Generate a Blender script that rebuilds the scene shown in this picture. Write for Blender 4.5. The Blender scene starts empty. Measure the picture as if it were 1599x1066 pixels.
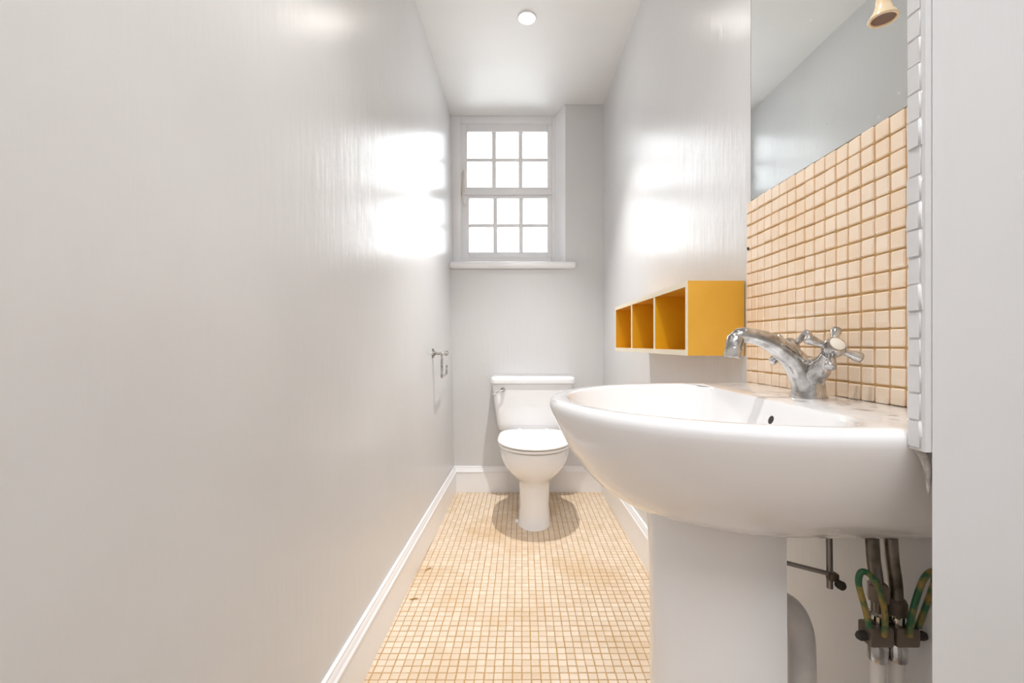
import bpy, bmesh, math, random
from mathutils import Vector, Matrix
random.seed(7)
S = bpy.context.scene
C = S.collection
PI = math.pi

# ------------------------------------------------------------------ camera, world, lights, exposure
CAM_H = 0.893
cd = bpy.data.cameras.new('camera'); cam = bpy.data.objects.new('camera', cd); C.objects.link(cam)
cam.location = (0, 0, CAM_H); cam.rotation_euler = (PI/2, 0, 0)
cd.sensor_width = 36; cd.lens = 36*700/1599
cd.shift_x = -15.5/1599; cd.shift_y = 4/1599; cd.clip_start = 0.02
S.camera = cam

w = bpy.data.worlds.new('overcast_sky'); S.world = w; w.use_nodes = True
bgn = w.node_tree.nodes['Background']
bgn.inputs[0].default_value = (0.93, 0.97, 1.0, 1); bgn.inputs[1].default_value = 3.7

S.view_settings.view_transform = 'Standard'; S.view_settings.look = 'None'
S.view_settings.gamma = 1; S.view_settings.use_curve_mapping = False
S.view_settings.exposure = 1.0
S.cycles.use_denoising = True
S.cycles.max_bounces = 14; S.cycles.diffuse_bounces = 8; S.cycles.glossy_bounces = 6
S.cycles.sample_clamp_indirect = 6.0

def area(name, loc, rot, sx, sy, energy, col, portal=False):
    l = bpy.data.lights.new(name, 'AREA'); l.shape = 'RECTANGLE'; l.size = sx; l.size_y = sy
    l.energy = energy; l.color = col
    o = bpy.data.objects.new(name, l); C.objects.link(o); o.location = loc; o.rotation_euler = rot
    if portal: l.cycles.is_portal = True
    return o
# daylight guide in the window opening (no light of its own)
area('window_portal', (-0.08, 2.97, 1.87), (-PI/2, 0, 0), 0.66, 0.94, 1, (1, 1, 1), portal=True)
# added fill light behind the camera, bare, with no fitting in the hall
area('hall_fill_light', (0.15, -0.75, 2.325), (0, 0, 0), 0.9, 0.9, 14, (0.95, 0.965, 0.99))
# recessed downlight before the toilet; unseen second one added over the basin for fill
DLS = [(0.022, 1.99, 64, 80), (0.022, 0.62, 19, 112)]
for dx_, dy_, en_, an_ in DLS:
    sl = bpy.data.lights.new('downlight_beam', 'SPOT'); sl.energy = en_; sl.color = (1.0, 0.982, 0.962)
    sl.spot_size = math.radians(an_); sl.spot_blend = 1.0; sl.shadow_soft_size = 0.012
    so = bpy.data.objects.new('downlight_beam', sl); C.objects.link(so); so.location = (dx_, dy_, 2.325)

# ------------------------------------------------------------------ material helpers
def newmat(name):
    m = bpy.data.materials.new(name); m.use_nodes = True
    nt = m.node_tree; b = nt.nodes['Principled BSDF']
    return m, nt, b
def N(nt, t, **kw):
    n = nt.nodes.new(t)
    for k, v in kw.items(): setattr(n, k, v)
    return n
def simple(name, col, rough=0.5, metal=0.0, coat=0.0, spec=0.5):
    m, nt, b = newmat(name)
    b.inputs['Base Color'].default_value = (*col, 1); b.inputs['Roughness'].default_value = rough
    b.inputs['Metallic'].default_value = metal; b.inputs['Coat Weight'].default_value = coat
    b.inputs['Specular IOR Level'].default_value = spec
    return m
def noise_bump(nt, b, scale=(1, 1, 1), nscale=20, strength=0.1, dist=0.01, detail=3):
    tc = N(nt, 'ShaderNodeTexCoord'); mp = N(nt, 'ShaderNodeMapping'); mp.inputs['Scale'].default_value = scale
    no = N(nt, 'ShaderNodeTexNoise'); no.inputs['Scale'].default_value = nscale; no.inputs['Detail'].default_value = detail
    bp = N(nt, 'ShaderNodeBump'); bp.inputs['Strength'].default_value = strength; bp.inputs['Distance'].default_value = dist
    nt.links.new(tc.outputs['Object'], mp.inputs[0]); nt.links.new(mp.outputs[0], no.inputs['Vector'])
    nt.links.new(no.outputs['Fac'], bp.inputs['Height']); nt.links.new(bp.outputs[0], b.inputs['Normal'])
    return no, bp
def color_noise(nt, b, c1, c2, nscale, scale=(1, 1, 1), lo=0.35, hi=0.65, detail=4):
    tc = N(nt, 'ShaderNodeTexCoord'); mp = N(nt, 'ShaderNodeMapping'); mp.inputs['Scale'].default_value = scale
    no = N(nt, 'ShaderNodeTexNoise'); no.inputs['Scale'].default_value = nscale; no.inputs['Detail'].default_value = detail
    cr = N(nt, 'ShaderNodeValToRGB')
    cr.color_ramp.elements[0].position = lo; cr.color_ramp.elements[0].color = (*c1, 1)
    cr.color_ramp.elements[1].position = hi; cr.color_ramp.elements[1].color = (*c2, 1)
    nt.links.new(tc.outputs['Object'], mp.inputs[0]); nt.links.new(mp.outputs[0], no.inputs['Vector'])
    nt.links.new(no.outputs['Fac'], cr.inputs[0]); nt.links.new(cr.outputs[0], b.inputs['Base Color'])
    return cr

def paint(name, c1, c2, rough, strokes=0.06):
    m, nt, b = newmat(name)
    color_noise(nt, b, c1, c2, 2.0)
    b.inputs['Roughness'].default_value = rough
    # vertical brush marks, two scales, in the dried paint
    tc = N(nt, 'ShaderNodeTexCoord')
    def layer(scale, ns):
        mp = N(nt, 'ShaderNodeMapping'); mp.inputs['Scale'].default_value = scale
        no = N(nt, 'ShaderNodeTexNoise'); no.inputs['Scale'].default_value = ns; no.inputs['Detail'].default_value = 3
        nt.links.new(tc.outputs['Object'], mp.inputs[0]); nt.links.new(mp.outputs[0], no.inputs['Vector'])
        return no
    a = layer((1, 1, 0.12), 60); c = layer((1, 1, 0.7), 9)
    ad = N(nt, 'ShaderNodeMath', operation='MULTIPLY_ADD'); ad.inputs[1].default_value = 0.35
    nt.links.new(a.outputs['Fac'], ad.inputs[0]); nt.links.new(c.outputs['Fac'], ad.inputs[2])
    bp = N(nt, 'ShaderNodeBump'); bp.inputs['Strength'].default_value = strokes; bp.inputs['Distance'].default_value = 0.02
    nt.links.new(ad.outputs[0], bp.inputs['Height']); nt.links.new(bp.outputs[0], b.inputs['Normal'])
    return m

def tile_mat(name, pitch, ca, cb, cstain, axes, stain_scale=3.0, lo=0.5, hi=0.75):
    """stone mosaic: every tile its own tone (white noise on the tile's cell), pits and soft rusty stains"""
    m, nt, b = newmat(name)
    ge = N(nt, 'ShaderNodeNewGeometry')
    sn = N(nt, 'ShaderNodeVectorMath', operation='SNAP'); sn.inputs[1].default_value = (pitch, pitch, pitch)
    of = N(nt, 'ShaderNodeVectorMath', operation='ADD'); of.inputs[1].default_value = axes
    nt.links.new(ge.outputs['Position'], of.inputs[0]); nt.links.new(of.outputs[0], sn.inputs[0])
    wn = N(nt, 'ShaderNodeTexWhiteNoise'); nt.links.new(sn.outputs[0], wn.inputs['Vector'])
    mx = N(nt, 'ShaderNodeMix', data_type='RGBA'); mx.inputs[6].default_value = (*ca, 1); mx.inputs[7].default_value = (*cb, 1)
    nt.links.new(wn.outputs['Value'], mx.inputs[0])
    no = N(nt, 'ShaderNodeTexNoise'); no.inputs['Scale'].default_value = stain_scale; no.inputs['Detail'].default_value = 5
    nt.links.new(ge.outputs['Position'], no.inputs['Vector'])
    mr = N(nt, 'ShaderNodeMapRange'); mr.inputs[1].default_value = lo; mr.inputs[2].default_value = hi
    mr.inputs[3].default_value = 0; mr.inputs[4].default_value = 0.75
    nt.links.new(no.outputs['Fac'], mr.inputs[0])
    m2 = N(nt, 'ShaderNodeMix', data_type='RGBA'); m2.inputs[7].default_value = (*cstain, 1)
    nt.links.new(mr.outputs[0], m2.inputs[0]); nt.links.new(mx.outputs[2], m2.inputs[6])
    nt.links.new(m2.outputs[2], b.inputs['Base Color'])
    n2 = N(nt, 'ShaderNodeTexNoise'); n2.inputs['Scale'].default_value = 260; n2.inputs['Detail'].default_value = 3
    nt.links.new(ge.outputs['Position'], n2.inputs['Vector'])
    bp = N(nt, 'ShaderNodeBump'); bp.inputs['Strength'].default_value = 0.25; bp.inputs['Distance'].default_value = 0.002
    nt.links.new(n2.outputs['Fac'], bp.inputs['Height']); nt.links.new(bp.outputs[0], b.inputs['Normal'])
    b.inputs['Roughness'].default_value = 0.45
    return m

M = {}
M['wall'] = paint('grey_satin_paint', (0.665, 0.665, 0.668), (0.70, 0.70, 0.703), 0.275, 0.09)
M['ceil'] = paint('white_ceiling_paint', (0.84, 0.84, 0.83), (0.87, 0.87, 0.86), 0.5, 0.03)
M['wood_white'] = paint('white_gloss_woodwork', (0.87, 0.87, 0.885), (0.90, 0.90, 0.915), 0.2, 0.02)
M['porc'] = simple('white_glazed_porcelain', (0.85, 0.85, 0.86), 0.12, coat=0.6)
M['porc'].node_tree.nodes['Principled BSDF'].inputs['Coat Roughness'].default_value = 0.04
M['basin'] = M['porc'].copy(); M['basin'].name = 'white_porcelain_with_ledge_grime'
nt = M['basin'].node_tree; b = nt.nodes['Principled BSDF']
ge = N(nt, 'ShaderNodeNewGeometry'); sx = N(nt, 'ShaderNodeSeparateXYZ'); nt.links.new(ge.outputs['Position'], sx.inputs[0])
gx = N(nt, 'ShaderNodeMath', operation='GREATER_THAN'); gx.inputs[1].default_value = 0.405; nt.links.new(sx.outputs['X'], gx.inputs[0])
gz = N(nt, 'ShaderNodeMath', operation='GREATER_THAN'); gz.inputs[1].default_value = 0.8055; nt.links.new(sx.outputs['Z'], gz.inputs[0])
gm = N(nt, 'ShaderNodeMath', operation='MULTIPLY'); nt.links.new(gx.outputs[0], gm.inputs[0]); nt.links.new(gz.outputs[0], gm.inputs[1])
no = N(nt, 'ShaderNodeTexNoise'); no.inputs['Scale'].default_value = 42; no.inputs['Detail'].default_value = 8; nt.links.new(ge.outputs['Position'], no.inputs['Vector'])
mr = N(nt, 'ShaderNodeMapRange'); mr.inputs[1].default_value = 0.57; mr.inputs[2].default_value = 0.72; mr.inputs[4].default_value = 0.8; nt.links.new(no.outputs['Fac'], mr.inputs[0])
gf = N(nt, 'ShaderNodeMath', operation='MULTIPLY'); nt.links.new(mr.outputs[0], gf.inputs[0]); nt.links.new(gm.outputs[0], gf.inputs[1])
gmx = N(nt, 'ShaderNodeMix', data_type='RGBA'); gmx.inputs[6].default_value = (0.85, 0.85, 0.86, 1); gmx.inputs[7].default_value = (0.22, 0.20, 0.19, 1)
nt.links.new(gf.outputs[0], gmx.inputs[0]); nt.links.new(gmx.outputs[2], b.inputs['Base Color'])
M['seat'] = simple('white_toilet_seat_plastic', (0.88, 0.875, 0.865), 0.2)
M['chrome'], nt, b = newmat('worn_chrome')
b.inputs['Metallic'].default_value = 1; b.inputs['Roughness'].default_value = 0.1
cr = color_noise(nt, b, (0.36, 0.35, 0.34), (0.74, 0.73, 0.72), 45, lo=0.38, hi=0.62)
M['floor_tile'] = tile_mat('cream_stone_mosaic_floor', 0.0254, (0.71, 0.585, 0.445), (0.80, 0.68, 0.55), (0.58, 0.38, 0.18), (0.0, 0.0, 0.0127), 3.2, 0.47, 0.78)
M['floor_grout'] = simple('ochre_floor_grout', (0.50, 0.31, 0.12), 0.85)
M['wall_tile'] = tile_mat('cream_tumbled_stone_wall_tile', 0.0264, (0.90, 0.72, 0.54), (0.94, 0.79, 0.63), (0.82, 0.56, 0.30), (0.0, 0.0, 0.0), 5.0, 0.55, 0.85)
M['wall_grout'] = simple('sandy_wall_grout', (0.62, 0.42, 0.19), 0.85)
M['mirror'], nt, b = newmat('spotted_mirror_glass')
b.inputs['Metallic'].default_value = 1; b.inputs['Base Color'].default_value = (0.88, 0.91, 0.91, 1)
tc = N(nt, 'ShaderNodeTexCoord'); no = N(nt, 'ShaderNodeTexNoise'); no.inputs['Scale'].default_value = 120; no.inputs['Detail'].default_value = 6
nt.links.new(tc.outputs['Object'], no.inputs['Vector'])
mr = N(nt, 'ShaderNodeMapRange'); mr.inputs[1].default_value = 0.69; mr.inputs[2].default_value = 0.76; mr.inputs[3].default_value = 0.02; mr.inputs[4].default_value = 0.45
nt.links.new(no.outputs['Fac'], mr.inputs[0]); nt.links.new(mr.outputs[0], b.inputs['Roughness'])
M['yellow'], nt, b = newmat('mustard_yellow_melamine'); color_noise(nt, b, (0.69, 0.36, 0.035), (0.74, 0.40, 0.05), 8); b.inputs['Roughness'].default_value = 0.4
M['yellow_in'] = simple('deep_yellow_melamine', (0.80, 0.43, 0.012), 0.4)
M['cream_edge'] = simple('cream_edge_band', (0.86, 0.79, 0.62), 0.4)
M['grey_pipe'], nt, b = newmat('grubby_white_plastic_pipe'); color_noise(nt, b, (0.60, 0.58, 0.56), (0.72, 0.70, 0.68), 18); b.inputs['Roughness'].default_value = 0.4
M['white_pipe'] = simple('painted_white_pipe', (0.74, 0.71, 0.68), 0.4)
M['dark_pipe'], nt, b = newmat('tarnished_metal_pipe'); b.inputs['Metallic'].default_value = 0.8; b.inputs['Roughness'].default_value = 0.35
color_noise(nt, b, (0.10, 0.09, 0.07), (0.30, 0.27, 0.24), 30)
M['dark'] = simple('dark_parts_and_hole_shade', (0.03, 0.025, 0.02), 0.7)  # dark of screws and mirror edge; painted hole shade on the overflow disc
M['bronze'] = simple('dirty_clamp_metal', (0.20, 0.16, 0.13), 0.4, 0.7)
M['rod'] = simple('grey_steel_rod', (0.30, 0.28, 0.27), 0.35, 0.8)
# striped earth wire
M['earth'], nt, b = newmat('green_yellow_earth_wire'); b.inputs['Roughness'].default_value = 0.4
cr = color_noise(nt, b, (0.025, 0.12, 0.05), (0.30, 0.21, 0.05), 38, lo=0.48, hi=0.60)
M['cream'] = simple('cream_glazed_ceramic', (0.90, 0.70, 0.46), 0.2, coat=0.4)
M['bell_in'] = simple('brown_bell_underside', (0.22, 0.14, 0.11), 0.6)
M['cord'] = simple('brown_cord', (0.20, 0.12, 0.07), 0.7)
M['cap'] = simple('ivory_tap_cap', (0.82, 0.78, 0.70), 0.25)
M['straw'] = simple('dry_straw', (0.42, 0.24, 0.05), 0.7)
M['silicone'], nt, b = newmat('grubby_sealant'); color_noise(nt, b, (0.30, 0.28, 0.26), (0.72, 0.70, 0.68), 70); b.inputs['Roughness'].default_value = 0.4
M['hall_floor'], nt, b = newmat('hall_floor_boards'); color_noise(nt, b, (0.34, 0.23, 0.14), (0.46, 0.33, 0.21), 6, scale=(6, 0.6, 1)); b.inputs['Roughness'].default_value = 0.4
M['bulb'], nt, b = newmat('lit_lamp_face'); b.inputs['Emission Color'].default_value = (1, 0.95, 0.86, 1); b.inputs['Emission Strength'].default_value = 40
M['brass'] = simple('cream_painted_fitting', (0.72, 0.68, 0.60), 0.35)
# window glass: thin, slightly obscured panes
M['glass'], nt, b = newmat('clear_window_glass')
tr = N(nt, 'ShaderNodeBsdfTransparent'); gl = N(nt, 'ShaderNodeBsdfGlossy'); gl.inputs['Roughness'].default_value = 0.03
lw = N(nt, 'ShaderNodeFresnel'); lw.inputs[0].default_value = 1.45
mx = N(nt, 'ShaderNodeMixShader'); nt.links.new(lw.outputs[0], mx.inputs[0]); nt.links.new(tr.outputs[0], mx.inputs[1]); nt.links.new(gl.outputs[0], mx.inputs[2])
nt.links.new(mx.outputs[0], nt.nodes['Material Output'].inputs[0])

# ------------------------------------------------------------------ mesh helpers
def mesh_obj(name, verts, faces, mat, parent=None, smooth=None):
    me = bpy.data.meshes.new(name); me.from_pydata([tuple(v) for v in verts], [], faces)
    bm = bmesh.new(); bm.from_mesh(me); bmesh.ops.recalc_face_normals(bm, faces=bm.faces); bm.to_mesh(me); bm.free()
    if smooth is not None:
        for p in me.polygons: p.use_smooth = True
        me.set_sharp_from_angle(angle=math.radians(smooth))
    me.materials.append(M[mat] if isinstance(mat, str) else mat)
    o = bpy.data.objects.new(name, me); C.objects.link(o)
    if parent: o.parent = parent
    return o
def bm_obj(name, bm, mat, parent=None, smooth=None):
    me = bpy.data.meshes.new(name); bmesh.ops.recalc_face_normals(bm, faces=bm.faces); bm.to_mesh(me); bm.free()
    if smooth is not None:
        for p in me.polygons: p.use_smooth = True
        me.set_sharp_from_angle(angle=math.radians(smooth))
    me.materials.append(M[mat] if isinstance(mat, str) else mat)
    o = bpy.data.objects.new(name, me); C.objects.link(o)
    if parent: o.parent = parent
    return o
def box(name, x0, x1, y0, y1, z0, z1, mat, parent=None, bevel=0.0, seg=2):
    bm = bmesh.new(); bmesh.ops.create_cube(bm, size=1)
    for v in bm.verts:
        v.co = Vector(((x0+x1)/2+v.co.x*(x1-x0), (y0+y1)/2+v.co.y*(y1-y0), (z0+z1)/2+v.co.z*(z1-z0)))
    if bevel: bmesh.ops.bevel(bm, geom=bm.edges[:], offset=bevel, segments=seg, affect='EDGES', profile=0.5)
    return bm_obj(name, bm, mat, parent, 35 if bevel else None)
def hexa(name, bottom, top, mat, parent=None):
    """solid from a bottom quad and a top quad"""
    return mesh_obj(name, list(bottom)+list(top), [(0,1,2,3),(4,5,6,7),(0,1,5,4),(1,2,6,5),(2,3,7,6),(3,0,4,7)], mat, parent)
def loft(name, rings, mat, parent=None, cap0=True, cap1=True, smooth=40):
    n = len(rings[0]); V = [p for r in rings for p in r]; Fc = []
    for k in range(len(rings)-1):
        for i in range(n):
            j = (i+1) % n
            Fc.append((k*n+i, k*n+j, (k+1)*n+j, (k+1)*n+i))
    if cap0: Fc.append(tuple(range(n)))
    if cap1: Fc.append(tuple((len(rings)-1)*n+i for i in range(n)))
    return mesh_obj(name, V, Fc, mat, parent, smooth)
def smoothpath(pts, sub=6):
    P = [Vector(p) for p in pts]
    if len(P) < 3: return P
    out = []
    for i in range(len(P)-1):
        p0 = P[max(i-1, 0)]; p1 = P[i]; p2 = P[i+1]; p3 = P[min(i+2, len(P)-1)]
        for s in range(sub):
            t = s/sub
            out.append(0.5*((2*p1)+(p2-p0)*t+(2*p0-5*p1+4*p2-p3)*t*t+(3*p1-p0-3*p2+p3)*t**3))
    out.append(P[-1]); return out
def tube(name, pts, r, mat, parent=None, n=14, sub=6, curve=True, flat=1.0):
    """swept tube; r a number or a list of radii at the control points"""
    rs = r if isinstance(r, (list, tuple)) else [r]*len(pts)
    if curve and len(pts) > 2:
        path = smoothpath(pts, sub)
        rad = [v.x for v in smoothpath([(q, 0, 0) for q in rs], sub)]
    else:
        path = [Vector(p) for p in pts]; rad = list(rs)
    rings = []; ref = None
    for i, p in enumerate(path):
        d = (path[min(i+1, len(path)-1)]-path[max(i-1, 0)]).normalized()
        if ref is None:
            ref = Vector((0, 0, 1)) if abs(d.z) < 0.9 else Vector((1, 0, 0))
        a = d.cross(ref).normalized(); b2 = a.cross(d).normalized(); ref = b2
        rings.append([p+a*math.cos(2*PI*k/n)*rad[i]+b2*math.sin(2*PI*k/n)*rad[i]*flat for k in range(n)])
    return loft(name, rings, mat, parent)
def lathe(name, prof, mat, parent=None, origin=(0, 0, 0), axis=(0, 0, 1), n=32, cap0=True, cap1=True):
    """profile = [(radius, height)] turned about axis through origin"""
    ax = Vector(axis).normalized(); q = Vector((0, 0, 1)).rotation_difference(ax); o = Vector(origin)
    rings = [[o+q @ Vector((r*math.cos(2*PI*k/n), r*math.sin(2*PI*k/n), h)) for k in range(n)] for r, h in prof]
    return loft(name, rings, mat, parent, cap0, cap1)
def thing(name, label, cat, loc=(0, 0, 0), group=None):
    o = bpy.data.objects.new(name, None); C.objects.link(o); o.location = loc; o.empty_display_size = 0.05
    tag(o, label, cat, group); return o
def tag(o, label, cat, group=None):
    o['label'] = label; o['category'] = cat
    if group: o['group'] = group
    return o
def struct(o, label=None):
    o['kind'] = 'structure'
    if label: o['label'] = label
    return o
def adopt(root, objs):
    """parent world-space meshes to a root standing at its own base"""
    for o in objs:
        o.parent = root; o.matrix_parent_inverse = Matrix.Translation(root.location).inverted()

# ------------------------------------------------------------------ the room
HC = 2.343                      # ceiling height
YB = 2.712                      # back wall face
def XL0(y): return -0.409-0.0157*(2.7-y)      # left wall at the floor
XLT = -0.451                                   # left wall at the ceiling
def XR(y): return 0.5354-0.0157*y              # right wall
NIB_Y0, NIB_Y1, NIB_X = 0.425, 0.440, 0.389

# left wall: slightly out of plumb, finely gridded
def grid_wall(name, fn, y0, y1, ny, nz, thick, label):
    V = []; Fc = []
    for i in range(ny+1):
        for k in range(nz+1):
            y = y0+(y1-y0)*i/ny; z = HC*k/nz
            V.append((fn(y, z), y, z))
    base = len(V)
    for i in range(ny+1):
        for k in range(nz+1):
            y = y0+(y1-y0)*i/ny; z = HC*k/nz
            V.append((fn(y, z)+thick, y, z))
    m = nz+1
    for off in (0, base):
        for i in range(ny):
            for k in range(nz):
                Fc.append((off+i*m+k, off+(i+1)*m+k, off+(i+1)*m+k+1, off+i*m+k+1))
    for i in range(ny):
        Fc.append((i*m, (i+1)*m, base+(i+1)*m, base+i*m)); Fc.append((i*m+nz, (i+1)*m+nz, base+(i+1)*m+nz, base+i*m+nz))
    for k in range(nz):
        Fc.append((k, k+1, base+k+1, base+k)); Fc.append((ny*m+k, ny*m+k+1, base+ny*m+k+1, base+ny*m+k))
    o = mesh_obj(name, V, Fc, 'wall', None, 30)
    return struct(o, label)
grid_wall('wall_left', lambda y, z: XL0(y)+(XLT-XL0(y))*(z/HC), -1.7, 3.05, 12, 8, -0.1, 'glossy pale grey painted wall')
grid_wall('wall_right', lambda y, z: XR(y), NIB_Y1, 3.05, 8, 6, 0.1, 'pale grey painted wall behind basin')
# nib wall beside the basin, facing the hall
nq = [(NIB_X, NIB_Y0), (1.7, NIB_Y0), (1.7, NIB_Y1-0.003), (NIB_X+0.011, NIB_Y1-0.003)]
wf = struct(hexa('wall_front', [(x, y, 0) for x, y in nq], [(x, y, HC) for x, y in nq], 'wall'), 'pale grey wall end beside basin')
box('wall_core', XR(0.5)+0.1, 1.7, NIB_Y1-0.003, 0.56, 0, HC, 'wall', wf)
struct(box('wall_hall_right', 1.6, 1.7, -1.7, NIB_Y0, 0, HC, 'wall'))
struct(box('wall_hall_rear', -0.6, 1.7, -1.8, -1.7, 0, HC, 'wall'))
# back wall: below the sill, and right of the window recess
WX1 = 0.262; SILL = 1.389
bw = struct(box('wall_back', -0.56, 0.62, YB, 3.05, 0, SILL-0.044, 'wall'), 'grey painted wall behind toilet')
box('wall_pier', WX1, 0.62, YB, 3.05, SILL-0.044, HC, 'wall', bw)
# ceiling over room, recess and hall
struct(box('ceiling', -0.6, 1.7, -1.8, 3.05, HC, HC+0.1, 'ceil'), 'smooth white ceiling')
# floor: grout bed with mosaic
fl = struct(box('floor', -0.6, 0.62, NIB_Y0, 3.05, -0.06, -0.0018, 'floor_grout'), 'cream mosaic tiled floor')
struct(box('floor_hall', -0.6, 1.7, -1.8, NIB_Y0, -0.06, -0.001, 'hall_floor'))
P = 0.0254; TH = 0.0112
def tile_geo(cx, cy, jx=0, jy=0, jz=0):
    a = TH; c = TH-0.0016; z0 = -0.003; z1 = 0.0-0.0009+jz; z2 = 0.0+jz
    x, y = cx+jx, cy+jy
    v = [(x+sx*a, y+sy*a, z0) for sx, sy in ((-1,-1),(1,-1),(1,1),(-1,1))] + \
        [(x+sx*a, y+sy*a, z1) for sx, sy in ((-1,-1),(1,-1),(1,1),(-1,1))] + \
        [(x+sx*c, y+sy*c, z2) for sx, sy in ((-1,-1),(1,-1),(1,1),(-1,1))]
    f = []
    for k in (0, 4):
        for i in range(4): f.append((k+i, k+(i+1) % 4, k+4+(i+1) % 4, k+4+i))
    f.append((8, 9, 10, 11))
    return v, f
tv, tf = tile_geo(0, 0)
fm = mesh_obj('tile', tv, tf, 'floor_tile', fl).data
bpy.data.objects.remove(bpy.data.objects['tile'])
V = []; Fc = []; near = []
ncol0, ncol1 = -18, 20
for r in range(17, 107):
    y = P*(r+0.5)
    for c in range(ncol0, ncol1+1):
        x = P*(c+0.5)
        if x < XL0(y)-0.008 or x > XR(y)+0.008: continue
        jx, jy, jz = random.uniform(-.0006, .0006), random.uniform(-.0006, .0006), random.uniform(-.0004, .0003)
        if y > 1.165 and -0.435 < x < 0.345 and len(near) < 300:
            near.append((x+jx, y+jy, jz)); continue
        v, f = tile_geo(x, y, jx, jy, jz); b0 = len(V)
        V += v; Fc += [tuple(i+b0 for i in q) for q in f]
st = mesh_obj('tile_field', V, Fc, 'floor_tile', fl); st['kind'] = 'stuff'
for x, y, z in near:
    o = bpy.data.objects.new('tile', fm); C.objects.link(o); o.parent = fl; o.location = (x, y, z)
    o.rotation_euler.z = random.uniform(-.02, .02)

# skirting boards with a moulded top
SK = [(0, 0), (0.014, 0), (0.014, 0.118), (0.0165, 0.121), (0.0165, 0.127), (0.012, 0.133), (0.010, 0.143), (0.0075, 0.147), (0.0075, 0.153), (0.003, 0.156), (0, 0.156)]
def skirting(name, p0, p1, nrm, prof=SK, label=None, thick=1.0):
    p0, p1, nv = Vector((*p0, 0)), Vector((*p1, 0)), Vector((*nrm, 0))
    n = len(prof)
    V = [p+nv*d*thick+Vector((0, 0, h)) for p in (p0, p1) for d, h in prof]
    Fc = [(i, (i+1) % n, n+(i+1) % n, n+i) for i in range(n)]+[tuple(range(n)), tuple(range(n, 2*n))]
    return struct(mesh_obj(name, V, Fc, 'wood_white', None, 25), label)
skirting('baseboard_left', (XL0(0.3)-0.001, 0.3), (XL0(YB)-0.001, YB), (1, 0), label='white moulded skirting board on the long wall', thick=1.05)
skirting('baseboard_right', (XR(0.46), 0.46), (XR(YB), YB), (-1, 0), label='white moulded skirting board on basin wall')
skirting('baseboard_back', (-0.42, YB), (-0.088, YB), (0, -1), label='white skirting board left of toilet', thick=1.1)
skirting('baseboard_back', (-0.088, YB), (0.50, YB), (0, -1), label='white skirting board behind toilet', thick=0.55)

# ------------------------------------------------------------------ window
YW = 2.86                       # room face of the window frame
pxm = YW/700.0
def wx(u): return (u-815)*pxm
def wz(v): return CAM_H+(537-v)*pxm
win = struct(bpy.data.objects.new('window_1', None), 'white multi-pane window over the toilet'); C.objects.link(win); win.location = (-0.08, YW, SILL)
parts = []
def wb(name, x0, x1, y0, y1, z0, z1, bev=0.003, mat='wood_white', par=None):
    o = box(name, x0, x1, y0, y1, z0, z1, mat, None, bev); parts.append(o); return o
FX0, FX1 = wx(709.5), WX1
FZ0, FZ1 = SILL-0.01, HC
# box frame: jambs, head, bottom; broad lining on the right
wb('window_frame', FX0-0.03, wx(720), YW-0.012, 3.0, FZ0, FZ1)
wb('window_frame', wx(862), wx(868), YW-0.010, 3.0, FZ0, FZ1)
parts.append(hexa('window_reveal', [(FX1+0.001, YB-0.0005, FZ0), (FX1+0.02, YB+0.02, FZ0), (FX1+0.02, 3.0, FZ0), (wx(866), YW-0.004, FZ0)], [(FX1+0.001, YB-0.0005, FZ1), (FX1+0.02, YB+0.02, FZ1), (FX1+0.02, 3.0, FZ1), (wx(866), YW-0.004, FZ1)], 'wood_white'))
wb('window_frame', wx(720), wx(862), YW-0.011, 3.0, wz(193.5), FZ1)
wb('window_frame', wx(720), wx(862), YW, 3.0, FZ0, wz(403))
def sash(x0, x1, z0, z1, y, st_l, st_r, r_t, r_b, cols, rows, name):
    """one glazed light: stiles, rails, glazing bars and panes"""
    D = 0.035
    wb('stile', x0, x0+st_l, y, y+D, z0, z1); wb('stile', x1-st_r, x1, y, y+D, z0, z1)
    wb('rail', x0+st_l, x1-st_r, y, y+D, z1-r_t, z1); wb('rail', x0+st_l, x1-st_r, y, y+D, z0, z0+r_b)
    gx0, gx1, gz0, gz1 = x0+st_l, x1-st_r, z0+r_b, z1-r_t
    bw_ = 0.027
    xs = [gx0+(gx1-gx0)*i/cols for i in range(cols+1)]; zs = [gz0+(gz1-gz0)*i/rows for i in range(rows+1)]
    for x in xs[1:-1]: wb('glazing_bar', x-bw_/2, x+bw_/2, y+0.004, y+D-0.004, gz0, gz1, 0.005)
    for z in zs[1:-1]: wb('glazing_bar', gx0, gx1, y+0.006, y+D-0.006, z-0.011, z+0.011, 0.005)
    for i in range(cols):
        for k in range(rows):
            wb('pane', xs[i]+0.002, xs[i+1]-0.002, y+D*0.55, y+D*0.55+0.004, zs[k]+0.002, zs[k+1]-0.002, 0, 'glass')
sash(wx(719.2), wx(862.6), wz(294.5), wz(192.6), YW+0.004, 0.041, 0.032, 0.050, 0.012, 3, 2, 'upper')
wb('meeting_rail', wx(720.5), wx(862), YW-0.004, YW+0.05, wz(303.5), wz(294.5), 0.004)
sash(wx(719.2), wx(862.6), wz(404), wz(303.5), YW+0.014, 0.052, 0.032, 0.020, 0.046, 3, 2, 'lower')
adopt(win, parts)
# window board
sb = box('window_sill', XL0(2.7)-0.03, 0.327, YB-0.030, YW+0.02, SILL-0.042, SILL, 'wood_white', None, 0.016, 5)
adopt(win, [sb])
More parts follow.
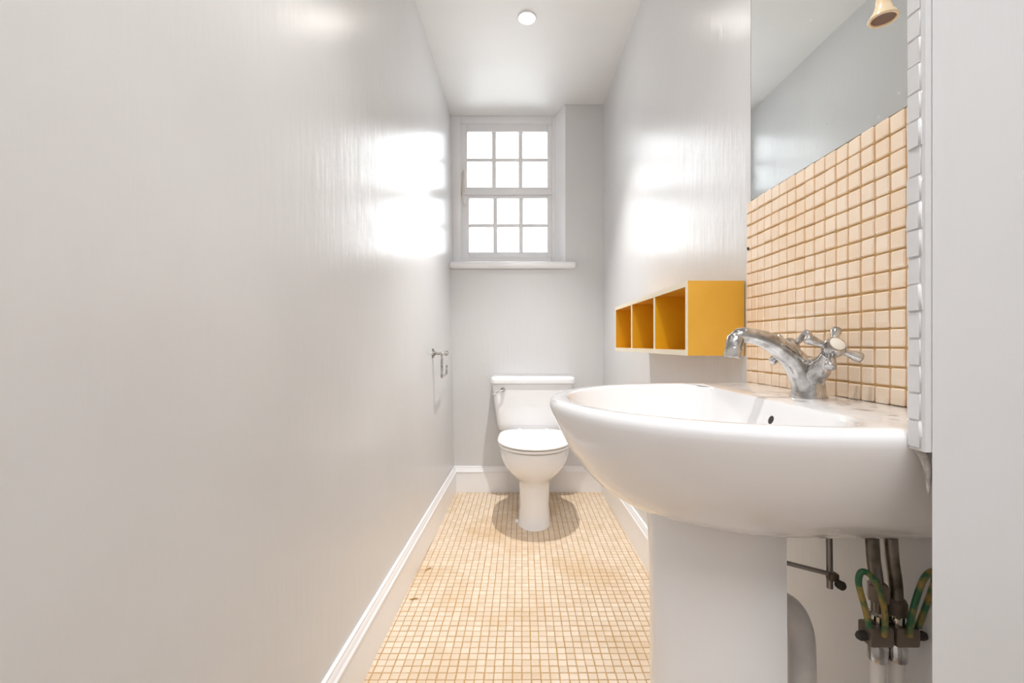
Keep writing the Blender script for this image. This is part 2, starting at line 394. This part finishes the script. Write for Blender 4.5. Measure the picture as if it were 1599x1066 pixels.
# casement fastener on the left stile
fx, fz = wx(724), wz(290)
fst = thing('window_catch', 'small cream metal catch with hooked tail on window frame', 'catch', (fx, YW-0.004, fz))
q = [box('plate', fx-0.006, fx+0.006, YW-0.012, YW-0.008, fz-0.045, fz+0.10, 'brass', None, 0.002),
     lathe('pivot', [(0.009, 0), (0.010, 0.006), (0.007, 0.014), (0.003, 0.016)], 'brass', None, (fx, YW-0.012, fz+0.075), (0, -1, 0), 16),
     tube('lever', [(fx+0.003, YW-0.02, fz+0.095), (fx+0.006, YW-0.025, fz+0.06), (fx-0.002, YW-0.022, fz+0.01), (fx-0.004, YW-0.02, fz-0.06)], [0.004, 0.008, 0.004, 0.005], 'brass'),
     tube('hook', [(fx-0.004, YW-0.02, fz-0.06), (fx+0.001, YW-0.022, fz-0.115), (fx+0.011, YW-0.022, fz-0.135), (fx+0.018, YW-0.022, fz-0.118)], 0.0035, 'brass')]
adopt(fst, q)

# ------------------------------------------------------------------ downlight, and the added unseen one
for (dx_, dy_, en_, an_), lab in zip(DLS, ('small lit recessed ceiling spotlight between window and door', 'added out-of-view fill spotlight above basin')):
    dl = thing('ceiling_downlight', lab, 'ceiling light', (dx_, dy_, HC), 'recessed ceiling spotlights')
    q = [lathe('rim', [(0.042, 0.001), (0.043, -0.003), (0.038, -0.006), (0.030, -0.004), (0.028, 0.001)], 'wood_white', None, (dx_, dy_, HC), n=40),
         lathe('lamp_face', [(0.026, -0.0040), (0.026, -0.0072), (0.012, -0.0085), (0.001, -0.009)], 'bulb', None, (dx_, dy_, HC), n=32)]
    adopt(dl, q)

# ------------------------------------------------------------------ splashback of stone tiles, mirror, nib tile edges
PT = 0.0264; TY0, TY1 = 0.452, 1.021; TZ0, TZ1 = 0.806, 1.214
sp = thing('tiled_splashback', 'cream tumbled stone mosaic splashback above basin', 'splashback', (XR(0.8), 0.8, TZ0))
ANG = math.atan(0.0157)
def wall_pt(y, z, d): return Vector((XR(y)-d*math.cos(ANG), y-d*math.sin(ANG), z))
def wall_box(name, y0, y1, z0, z1, d0, d1, mat, inset=0.0):
    b_ = [wall_pt(y0, z0, d0), wall_pt(y1, z0, d0), wall_pt(y1, z1, d0), wall_pt(y0, z1, d0)]
    t_ = [wall_pt(y0+inset, z0+inset, d1), wall_pt(y1-inset, z0+inset, d1), wall_pt(y1-inset, z1-inset, d1), wall_pt(y0+inset, z1-inset, d1)]
    return hexa(name, b_, t_, mat)
gb = wall_box('grout_bed', TY0, TY1, TZ0, TZ1-0.002, 0.0, 0.0055, 'wall_grout')
adopt(sp, [gb])
def stone_mesh(seed):
    rnd = random.Random(seed); a = 0.0120; bm = bmesh.new(); bmesh.ops.create_cube(bm, size=1)
    for v in bm.verts:
        v.co = Vector((v.co.x*2*a*rnd.uniform(.955, 1.0), v.co.y*0.007, v.co.z*2*a*rnd.uniform(.955, 1.0)))
    e = [e for e in bm.edges if all(v.co.y < 0 for v in e.verts)]+[e for e in bm.edges if abs(e.verts[0].co.y-e.verts[1].co.y) > 0.001]
    bmesh.ops.bevel(bm, geom=e, offset=0.0016, segments=1, affect='EDGES')
    me = bpy.data.meshes.new('tile'); bmesh.ops.recalc_face_normals(bm, faces=bm.faces); bm.to_mesh(me); bm.free()
    me.materials.append(M['wall_tile']); return me
stones = [stone_mesh(i) for i in range(8)]
y = TY1-0.0212/2-0.002; first = True; ncols = 0
rows = 15
ROWP = (TZ1-TZ0)/rows
yy = TY1
while yy > TY0+0.012:
    wdt = 0.0205 if first else PT
    cy = yy-wdt/2
    for k in range(rows):
        o = bpy.data.objects.new('tile', stones[random.randrange(8)]); C.objects.link(o); o.parent = sp
        o.matrix_parent_inverse = Matrix.Translation(sp.location).inverted()
        cz = TZ0+ROWP*(k+0.5)
        o.location = wall_pt(cy, cz, 0.0058)+Vector((random.uniform(-.0006, .0006), random.uniform(-.0006, .0006), random.uniform(-.0006, .0006)))
        # tile mesh faces -Y; turn it to face the room (-X)
        o.rotation_euler = (random.uniform(-.02, .02), 0, -PI/2+ANG*-1+random.uniform(-.02, .02))
        o.scale = (0.76 if first else 1.0, 1, ROWP/PT)
    yy -= wdt; first = False; ncols += 1
# a rawlplug screw hole in the first column
sc_ = lathe('screw', [(0.003, 0), (0.0035, 0.002), (0.001, 0.003)], 'dark', None, wall_pt(1.010, 1.108, 0.009), (-1, 0, 0), 12); adopt(sp, [sc_])
# mirror sheet above the tiles
mir = wall_box('wall_mirror', TY0, 1.0075, TZ1+0.0005, 1.98, 0.0, 0.005, 'mirror', 0.0006)
tag(mir, 'frameless wall mirror with spotted silvering above stone tiles', 'mirror')
me_ = box('mirror_edge', -0.001, 0.001, -0.001, 0.001, TZ1+0.001, 1.98, 'dark'); me_.location = wall_pt(1.0090, 0, 0.003); me_.parent = mir; 
# painted-over tile edges at the wall end
te = struct(bpy.data.objects.new('trim_1', None), 'lumpy painted tile edges down the wall corner'); C.objects.link(te); te.location = (NIB_X, NIB_Y1, 0.8)
lumps = []
z = 0.792
base_l = box('edge_strip', NIB_X-0.0055, NIB_X+0.13, NIB_Y0+0.001, NIB_Y1+0.004, 0.79, HC, 'wall'); lumps.append(base_l)
while z < 2.0:
    h = PT*random.uniform(0.97, 1.03)
    bm = bmesh.new(); bmesh.ops.create_cube(bm, size=1)
    dx = random.uniform(0.0068, 0.0082)
    for v in bm.verts:
        v.co = Vector((NIB_X-dx+(v.co.x+.5)*0.03, NIB_Y0+0.004+(v.co.y+.5)*0.017, z+h/2+v.co.z*(h+0.0022)))
        v.co += Vector((random.uniform(-.0007, .0007), random.uniform(-.0007, .0007), random.uniform(-.0003, .0003)))
    bmesh.ops.bevel(bm, geom=bm.edges[:], offset=0.0022, segments=3, affect='EDGES')
    lumps.append(bm_obj('tile_edge', bm, 'wall', None, 50)); z += h
adopt(te, lumps)

# ------------------------------------------------------------------ basin with pedestal
BYC = 0.7245; BXC = 0.36; BXW = 0.5155
NB = 96
def basin_ring(d, z, dfront=None):
    """outer outline inset by d: half ellipse in front, straight sides back to the wall"""
    a, b2 = 0.315-d, 0.28-d; xb = BXW; out = []
    nf = 64
    for i in range(nf+1):
        t = PI/2+PI*i/nf
        out.append((BXC+a*math.cos(t), BYC+b2*math.sin(t), z))
    ns = (NB-nf-1)
    # back: lower side -> wall -> upper side
    path = [(BXC, BYC-b2), (xb, BYC-b2), (xb, BYC+b2), (BXC, BYC+b2)]
    L = [xb-BXC, 2*b2, xb-BXC]; tot = sum(L)
    marks = [L[0]*k/8 for k in range(1, 9)]+[L[0]+L[1]*k/14 for k in range(1, 15)]+[L[0]+L[1]+L[2]*k/9 for k in range(1, 9)]
    for s in marks:
        if s <= L[0]: p = (BXC+s, BYC-b2)
        elif s <= L[0]+L[1]: p = (xb, BYC-b2+(s-L[0]))
        else: p = (xb-(s-L[0]-L[1]), BYC+b2)
        out.append((p[0], p[1], z))
    return out
def angle_ring(f, z, n=NB, c=(0.235, BYC)):
    return None
# inner bowl outline: front half ellipse, straight back edge with rounded corners, matched by index to the outer ring
IXB = 0.386
def inner_ring(d, z, xb, rc=0.05):
    a, b2 = 0.315-d, 0.28-d; out = []
    nf = 64
    # ellipse part ends where x reaches xb - rc*0.6
    for i in range(nf+1):
        t = PI/2+PI*i/nf
        x = BXC+a*math.cos(t); yv = BYC+b2*math.sin(t)
        if x > xb-rc:                                  # pull the ends in round the corner
            k = (x-(xb-rc))/rc; yv = BYC+(yv-BYC)*(1-0.25*k*k)
        out.append((min(x, xb), yv, z))
    y0, y1 = out[-1][1], out[0][1]; x0 = out[-1][0]
    m = NB-nf-1
    for s in range(1, m+1):
        t = s/(m+1); yv = y0+(y1-y0)*t
        e = min(t, 1-t); x = x0+(xb-x0)*min(1, (e/0.10))**0.6
        out.append((x, yv, z))
    return out
RZ = 0.807
rings = []
for d, z in ((0.20, 0.640), (0.155, 0.641), (0.125, 0.647), (0.100, 0.657), (0.075, 0.674), (0.052, 0.698), (0.030, 0.730), (0.016, 0.757), (0.007, 0.775), (0.0015, 0.788), (0.0, 0.795), (0.0012, 0.801), (0.005, 0.8055), (0.011, RZ), (0.017, RZ+0.0003)):
    rings.append(basin_ring(d, z))
rings.append(inner_ring(0.024, RZ-0.0002, IXB+0.006))
for d, z, xb in ((0.029, RZ-0.002, IXB+0.002), (0.033, RZ-0.007, IXB), (0.040, 0.785, IXB-0.004), (0.055, 0.757, IXB-0.014), (0.080, 0.727, IXB-0.028), (0.115, 0.705, IXB-0.05), (0.16, 0.692, IXB-0.085), (0.21, 0.686, IXB-0.12)):
    rings.append(inner_ring(d, z, xb))
ba = thing('pedestal_basin', 'white porcelain basin on pedestal with overflow hole and grubby tap ledge', 'basin', (0.36, BYC, 0))
bo = loft('basin_bowl', rings, 'basin', None, True, True, 40)
# pedestal column, open at the back
pr = []
def ped_ring(z, a, b2, xb):
    out = []
    for i in range(41):
        t = PI/2+PI*i/40
        out.append((0.36+a*math.cos(t), BYC+b2*math.sin(t), z))
    out += [(xb, BYC-b2, z), (xb, BYC-b2+0.015, z), (0.345, BYC-b2+0.017, z), (0.345, BYC+b2-0.017, z), (xb, BYC+b2-0.015, z), (xb, BYC+b2, z)]
    return out
for z, a, b2, xb in ((0.0, 0.172, 0.112, 0.39), (0.03, 0.170, 0.110, 0.388), (0.07, 0.158, 0.099, 0.382), (0.20, 0.150, 0.092, 0.376), (0.45, 0.151, 0.093, 0.374), (0.58, 0.154, 0.095, 0.372), (0.655, 0.158, 0.098, 0.37)):
    pr.append(ped_ring(z, a, b2, xb))
pe = loft('pedestal', pr, 'porc', None, True, True, 40)
ov = lathe('overflow_shade_disc', [(0.0075, -0.003), (0.0075, 0.0006), (0.006, 0.001), (0.0005, 0.001)], 'dark', None, (IXB-0.0062, 0.683, 0.7765), (-0.95, 0, 0.30), 20)  # dark disc laid on the bowl in place of the hole's shade
wst = lathe('waste_outlet', [(0.024, 0), (0.024, 0.002), (0.019, 0.003), (0.017, 0.001)], 'chrome', None, (0.25, BYC, 0.686), n=24)
# sealant smear where basin meets the wall end
sil = tube('sealant', [(0.3840, 0.4400, 0.803), (0.3880, 0.4400, 0.793), (0.3940, 0.4395, 0.783), (0.3985, 0.4400, 0.768), (0.4000, 0.4410, 0.745)], [0.0020, 0.0042, 0.0042, 0.0032, 0.001], 'silicone')
adopt(ba, [bo, pe, ov, wst, sil])

# ------------------------------------------------------------------ mixer tap
TX, TYc, TZ = 0.462, 0.722, RZ
tp = thing('mixer_tap', 'worn chrome basin mixer tap with two cross handles', 'tap', (TX, TYc, TZ))
q = []
rb = []
for z, rx, ry, ox in ((0, .026, .027, 0), (.004, .026, .027, 0), (.012, .0235, .025, 0), (.030, .0215, .0245, -.001), (.045, .022, .027, -.003), (.056, .021, .026, -.004), (.064, .014, .018, -.004), (.067, .004, .006, -.004)):
    rb.append([(TX+ox+rx*math.cos(2*PI*k/28), TYc+ry*math.sin(2*PI*k/28), TZ+z) for k in range(28)])
q.append(loft('body', rb, 'chrome', None))
q.append(tube('spout', [(TX+0.001, TYc, TZ+0.002), (TX-0.006, TYc, TZ+0.030), (TX-0.026, TYc, TZ+0.062), (TX-0.060, TYc, TZ+0.088), (TX-0.092, TYc, TZ+0.099), (TX-0.111, TYc, TZ+0.100), (TX-0.119, TYc, TZ+0.093)], [0.0245, 0.0225, 0.0190, 0.0150, 0.0125, 0.0120, 0.009], 'chrome', None, 20))
aer = lathe('aerator', [(0.0128, 0.0), (0.0134, 0.002), (0.0134, 0.016), (0.0122, 0.0165), (0.0122, 0.0185), (0.0134, 0.019), (0.0130, 0.033), (0.009, 0.038)], 'chrome', None, (TX-0.123, TYc, TZ+0.064), (0.16, 0, 1), 24)
q.append(aer)
for s, rot in ((-1, 62), (1, 35)):
    ax = Vector((0.0, s*0.62, 0.78)).normalized()
    p0 = Vector((TX, TYc+s*0.012, TZ+0.036)); hub = Vector((TX+0.002, TYc+s*0.054, TZ+0.080))
    nax = (hub-p0).normalized(); ax = Vector((0.0, s*0.82, 0.57)).normalized()
    nk = lathe('valve_neck', [(0.018, 0.0), (0.0175, 0.018), (0.0135, 0.030), (0.0105, 0.036), (0.0105, 0.048)], 'chrome', None, p0, nax, 24); q.append(nk)
    hd = lathe('cross_handle', [(0.010, -0.012), (0.0135, -0.008), (0.0158, 0.0), (0.0150, 0.007), (0.0138, 0.0100), (0.0108, 0.0104)], 'chrome', None, hub, ax, 24)
    cp = lathe('handle_cap', [(0.0105, 0.0095), (0.0105, 0.0115), (0.007, 0.013), (0.001, 0.0134)], 'cap', None, hub, ax, 24)
    arms = []
    e1 = Vector((1, 0, 0)); e2 = ax.cross(e1).normalized()
    if e2.y*1 < 0: e2 = -e2
    for k in range(4):
        t = math.radians(rot+90*k); d = e1*math.cos(t)+e2*math.sin(t)
        arms.append(tube('handle_arm', [hub+d*0.010, hub+d*0.020, hub+d*0.031, hub+d*0.038, hub+d*0.0405], [0.0055, 0.0052, 0.0075, 0.0072, 0.003], 'chrome', None, 14))
    for a_ in arms+[cp]:
        a_.parent = hd
    q.append(hd)
adopt(tp, q)

# ------------------------------------------------------------------ pipework under the basin
rod = thing('popup_waste_rod', 'thin steel pop-up waste rods with clamp below basin', 'rod', (0.44, 0.64, 0.55))
q = [tube('pull_rod', [(0.4385, 0.640, 0.6385), (0.4395, 0.640, 0.545)], 0.0042, 'rod', curve=False),
     tube('lever_rod', [(0.372, 0.655, 0.577), (0.441, 0.636, 0.566)], 0.0032, 'rod', curve=False),
     box('clamp', 0.434, 0.447, 0.630, 0.642, 0.558, 0.569, 'bronze', None, 0.002),
     lathe('clamp_screw', [(0.005, 0), (0.006, 0.003), (0.006, 0.009), (0.004, 0.011)], 'dark', None, (0.444, 0.632, 0.556), (0.3, -1, 0), 14)]
adopt(rod, q)
tr_ = thing('waste_pipe', 'grey white plastic waste pipe bending down behind pedestal', 'pipe', (0.452, BYC, 0))
q = [tube('pipe_bend', [(0.365, BYC, 0.475), (0.395, BYC, 0.478), (0.428, BYC, 0.468), (0.446, BYC, 0.44), (0.4515, BYC, 0.40), (0.452, BYC, 0.34), (0.452, BYC, 0.30)], 0.0205, 'grey_pipe', None, 24),
     lathe('pipe_collar', [(0.0215, 0), (0.028, 0.003), (0.028, 0.028), (0.0215, 0.034)], 'grey_pipe', None, (0.452, BYC, 0.285), n=28),
     tube('pipe_drop', [(0.452, BYC, 0.29), (0.452, BYC, 0.0)], 0.0205, 'grey_pipe', None, 24, curve=False)]
adopt(tr_, q)
for k, (px_, py_, lab) in enumerate(((0.467, 0.588, 'dark tarnished supply pipe with earth clamp, wire loop towards pedestal'), (0.4915, 0.588, 'dark tarnished supply pipe with earth clamp, wire loop towards wall end'))):
    sp_ = thing('supply_pipe', lab, 'pipe', (px_, py_, 0), 'supply pipes under the basin')
    q = [tube('tail_pipe', [(px_-0.008, py_, 0.6395), (px_-0.006, py_, 0.61), (px_-0.001, py_, 0.57), (px_, py_, 0.50)], 0.0078, 'dark_pipe'),
         lathe('tap_connector', [(0.008, 0), (0.0125, 0.003), (0.0125, 0.022), (0.008, 0.026)], 'bronze', None, (px_, py_, 0.555-0.02*k), n=6),
         lathe('isolating_valve', [(0.008, 0), (0.0115, 0.002), (0.0115, 0.02), (0.009, 0.024), (0.009, 0.045), (0.0115, 0.048), (0.0115, 0.062), (0.008, 0.065)], 'chrome', None, (px_, py_, 0.478), n=10),
         tube('lower_pipe', [(px_, py_, 0.485), (px_, py_, 0.0)], 0.0088, 'white_pipe', None, 18, curve=False)]
    s = -1 if k == 0 else 1
    cl = box('earth_clamp', px_-0.020*(1 if s < 0 else 0.55), px_+0.020*(0.55 if s < 0 else 1), py_-0.014, py_+0.010, 0.503, 0.528, 'bronze', None, 0.003)
    cs = lathe('clamp_screw', [(0.004, 0), (0.006, 0.002), (0.006, 0.010), (0.004, 0.014)], 'dark', None, (px_+s*0.019, py_-0.004, 0.514), (s, -0.3, 0.1), 10); cs.parent = cl
    ew = tube('earth_wire', [(px_+s*0.004, py_-0.015, 0.520), (px_+s*0.006, py_-0.018, 0.555), (px_+s*0.018, py_-0.018, 0.592), (px_+s*0.032, py_-0.016, 0.603), (px_+s*0.036, py_-0.014, 0.588), (px_+s*0.026, py_-0.012, 0.553), (px_+s*0.019, py_-0.010, 0.528)], 0.0038, 'earth', None, 10)
    adopt(sp_, q+[cl, ew])

# ------------------------------------------------------------------ wall shelf
SX0, SY0, SY1, SZ0, SZ1 = None, 1.040, 1.790, 0.866, 1.040
sh = thing('wall_shelf', 'mustard yellow three-compartment box shelf with cream front edges', 'shelf', (0.45, 1.415, SZ0))
DEP = 0.135; T = 0.013
q = [wall_box('top_panel', SY0, SY1, SZ1-T, SZ1, 0.003, DEP, 'yellow'),
     wall_box('bottom_panel', SY0, SY1, SZ0, SZ0+T, 0.003, DEP, 'yellow'),
     wall_box('back_panel', SY0+T, SY1-T, SZ0+T, SZ1-T, 0.003, 0.009, 'yellow_in'),
     wall_box('end_panel', SY0, SY0+T, SZ0+T, SZ1-T, 0.003, DEP, 'yellow'),
     wall_box('end_panel', SY1-T, SY1, SZ0+T, SZ1-T, 0.003, DEP, 'yellow_in')]
for k in (1, 2):
    yv = SY0+(SY1-SY0)*k/3
    q.append(wall_box('divider', yv-0.006, yv+0.006, SZ0+T, SZ1-T, 0.009, DEP-0.001, 'yellow_in'))
    q.append(wall_box('edge_band', yv-0.006, yv+0.006, SZ0+T, SZ1-T, DEP-0.001, DEP+0.0005, 'cream_edge'))
for a0, a1, b0, b1 in ((SY0, SY1, SZ1-T, SZ1), (SY0, SY1, SZ0, SZ0+T), (SY0, SY0+T, SZ0+T, SZ1-T), (SY1-T, SY1, SZ0+T, SZ1-T)):
    q.append(wall_box('edge_band', a0, a1, b0, b1, DEP, DEP+0.001, 'cream_edge'))
adopt(sh, q)

# ------------------------------------------------------------------ toilet
TCX = 0.062
to = thing('toilet', 'white close-coupled toilet with closed lid under window', 'toilet', (TCX, 2.40, 0))
def oval(z, hw, yf, yb, flat=0.0, n=64, p=2.0, yc=None):
    """front half ellipse, straight sides to the back"""
    out = []; yc = yc if yc is not None else yf+(yb-yf)*0.5
    for i in range(n//2+1):
        t = PI+PI*i/(n//2)
        cx, sy = math.cos(t), math.sin(t)
        x = TCX+hw*math.copysign(abs(cx)**(2/p), cx); yv = yc+(yc-yf)*math.copysign(abs(sy)**(2/p), sy)
        out.append((x, yv, z))
    m = n//2-1
    for i in range(1, m+1):
        t = PI*i/(m+1)
        cx, sy = math.cos(t), math.sin(t)
        pw = 2/(2+flat)
        out.append((TCX+hw*math.copysign(abs(cx)**pw, cx), yc+(yb-yc)*abs(sy)**pw, z))
    return out
q = []
br = []
for z, hw, yf, yb in ((0, .084, 2.135, 2.62), (.004, .084, 2.135, 2.62), (.012, .079, 2.140, 2.62), (.10, .074, 2.142, 2.61), (.19, .076, 2.138, 2.60), (.215, .079, 2.132, 2.60), (.232, .090, 2.118, 2.58), (.250, .112, 2.098, 2.56), (.275, .137, 2.075, 2.54), (.305, .156, 2.055, 2.53), (.340, .168, 2.040, 2.52), (.368, .172, 2.034, 2.52), (.384, .171, 2.034, 2.52), (.388, .166, 2.040, 2.52)):
    br.append(oval(z, hw, yf, yb, 3.0, yc=2.26))
q.append(loft('bowl', br, 'porc', None))
q.append(box('cistern_shelf', TCX-0.13, TCX+0.13, 2.46, 2.70, 0.33, 0.398, 'porc', None, 0.02, 4))
stt = loft('seat', [oval(z, .181-e, 2.022+e, 2.470-e, 3.0, yc=2.25) for z, e in ((.3935, .004), (.395, .001), (.399, 0), (.404, .001), (.4055, .004))], 'seat', None); q.append(stt)
lid = loft('lid', [oval(z, .184-e, 2.016+e, 2.478-e, 3.0, yc=2.25) for z, e in ((.4110, .003), (.4118, .001), (.4165, 0), (.4215, .003), (.4245, .010), (.426, .03))], 'seat', None); q.append(lid)
for s in (-1, 1):
    q.append(lathe('hinge', [(0.011, 0), (0.011, 0.022), (0.008, 0.026)], 'seat', None, (TCX+s*0.075, 2.488, 0.398), n=16))
def rrect(z, hw, y0, y1, r=0.03, n=8):
    out = []
    for cx, cy, a0 in ((TCX+hw-r, y1-0.008, 0), (TCX-hw+r, y1-0.008, 90), (TCX-hw+r, y0+r, 180), (TCX+hw-r, y0+r, 270)):
        rr = r if a0 >= 180 else 0.008
        ox = (r-rr) if a0 == 0 else (-(r-rr) if a0 == 90 else 0)
        for i in range(n+1):
            t = math.radians(a0+90*i/n); out.append((cx+ox+rr*math.cos(t), cy+rr*math.sin(t), z))
    return out
q.append(loft('cistern', [rrect(z, hw, y0, 2.705, r) for z, hw, y0, r in ((.398, .172, 2.545, .03), (.401, .185, 2.538, .03), (.412, .196, 2.532, .03), (.44, .203, 2.529, .03), (.55, .218, 2.526, .03), (.668, .2315, 2.523, .03))], 'porc', None))
ci = loft('cistern_lid', [rrect(z, hw, y0, 2.708, r) for z, hw, y0, r in ((.669, .233, 2.520, .03), (.671, .2385, 2.512, .03), (.690, .2395, 2.510, .03), (.702, .237, 2.513, .03), (.708, .230, 2.520, .03), (.710, .21, 2.54, .03))], 'porc', None); q.append(ci)
lv = lathe('flush_lever', [(0.0135, 0), (0.0135, 0.006), (0.010, 0.010), (0.009, 0.020), (0.006, 0.023)], 'chrome', None, (-0.108, 2.524, 0.636), (0, -1, 0), 24)
la = tube('lever_arm', [(-0.108, 2.504, 0.636), (-0.128, 2.500, 0.628), (-0.165, 2.498, 0.612)], [0.005, 0.004, 0.0045], 'chrome', None, 12); la.parent = lv
q.append(lv)
q.append(lathe('fixing_bolt_cap', [(0.009, 0), (0.009, 0.010), (0.005, 0.015)], 'seat', None, (TCX-0.088, 2.25, 0.0), n=14))
adopt(to, q)

# ------------------------------------------------------------------ toilet-roll holder
RY = 2.155
def XW(y, z): return XL0(y)+(XLT-XL0(y))*(z/HC)
rx = XW(RY, 0.85)
ro = thing('toilet_roll_holder', 'empty chrome toilet roll holder on the long wall', 'roll holder', (rx, RY, 0.848))
q = [lathe('wall_rose', [(0.024, 0), (0.024, 0.004), (0.018, 0.009), (0.010, 0.013), (0.007, 0.016)], 'chrome', None, (rx-0.001, RY, 0.848), (1, 0, 0), 28),
     tube('arm', [(rx+0.01, RY, 0.848), (rx+0.062, RY, 0.848)], 0.0075, 'chrome', None, curve=False),
     lathe('end_knob', [(0.003, -0.012), (0.011, -0.008), (0.0125, 0), (0.011, 0.008), (0.003, 0.012)], 'chrome', None, (rx+0.066, RY, 0.848), (1, 0, 0), 20),
     tube('roll_bar', [(rx+0.045, RY, 0.850), (rx+0.045, RY, 0.79), (rx+0.045, RY, 0.744), (rx+0.045, RY+0.004, 0.737), (rx+0.045, RY+0.012, 0.734), (rx+0.045, RY+0.12, 0.741), (rx+0.045, RY+0.131, 0.746), (rx+0.045, RY+0.135, 0.756), (rx+0.045, RY+0.135, 0.785)], 0.0058, 'chrome', None, 12, sub=3)]
adopt(ro, q)

# ------------------------------------------------------------------ light pull
bx, by, bz = 0.4435, 0.550, 1.2905
pc = thing('light_pull', 'cream bell-shaped light pull on brown cord before mirror', 'light pull', (bx, by, bz))
q = [lathe('bell', [(0.0020, 0.040), (0.0055, 0.0395), (0.0070, 0.036), (0.0072, 0.026), (0.0085, 0.017), (0.0115, 0.009), (0.0148, 0.004), (0.0158, 0.0015), (0.0152, 0.0), (0.0128, 0.0002), (0.0122, 0.003)], 'cream', None, (bx, by, bz), n=36, cap1=False),
     lathe('bell_underside', [(0.0124, 0.0018), (0.006, 0.004), (0.001, 0.0042)], 'bell_in', None, (bx, by, bz), n=30),
     tube('cord', [(bx, by, bz+0.038), (bx, by, HC)], 0.0014, 'cord', None, 8, curve=False)]
adopt(pc, q)

# ------------------------------------------------------------------ scraps on the floor
for (x, y, a, l, lab) in ((-0.372, 1.773, 1.0, 0.034, 'short brown straw scrap on floor tiles farther along the skirting'), (-0.378, 1.567, 0.25, 0.030, 'pale straw scrap on floor tiles nearer the doorway')):
    o = tube('straw_scrap', [(-l/2, 0, 0.0012), (-l/6, 0.002, 0.002), (l/4, 0.0, 0.0035), (l/2, -0.003, 0.0016)], [0.0008, 0.0022, 0.0022, 0.0008], 'straw', None, 8)
    o.location = (x, y, 0); o.rotation_euler.z = a; tag(o, lab, 'scrap', 'straw scraps on the floor')
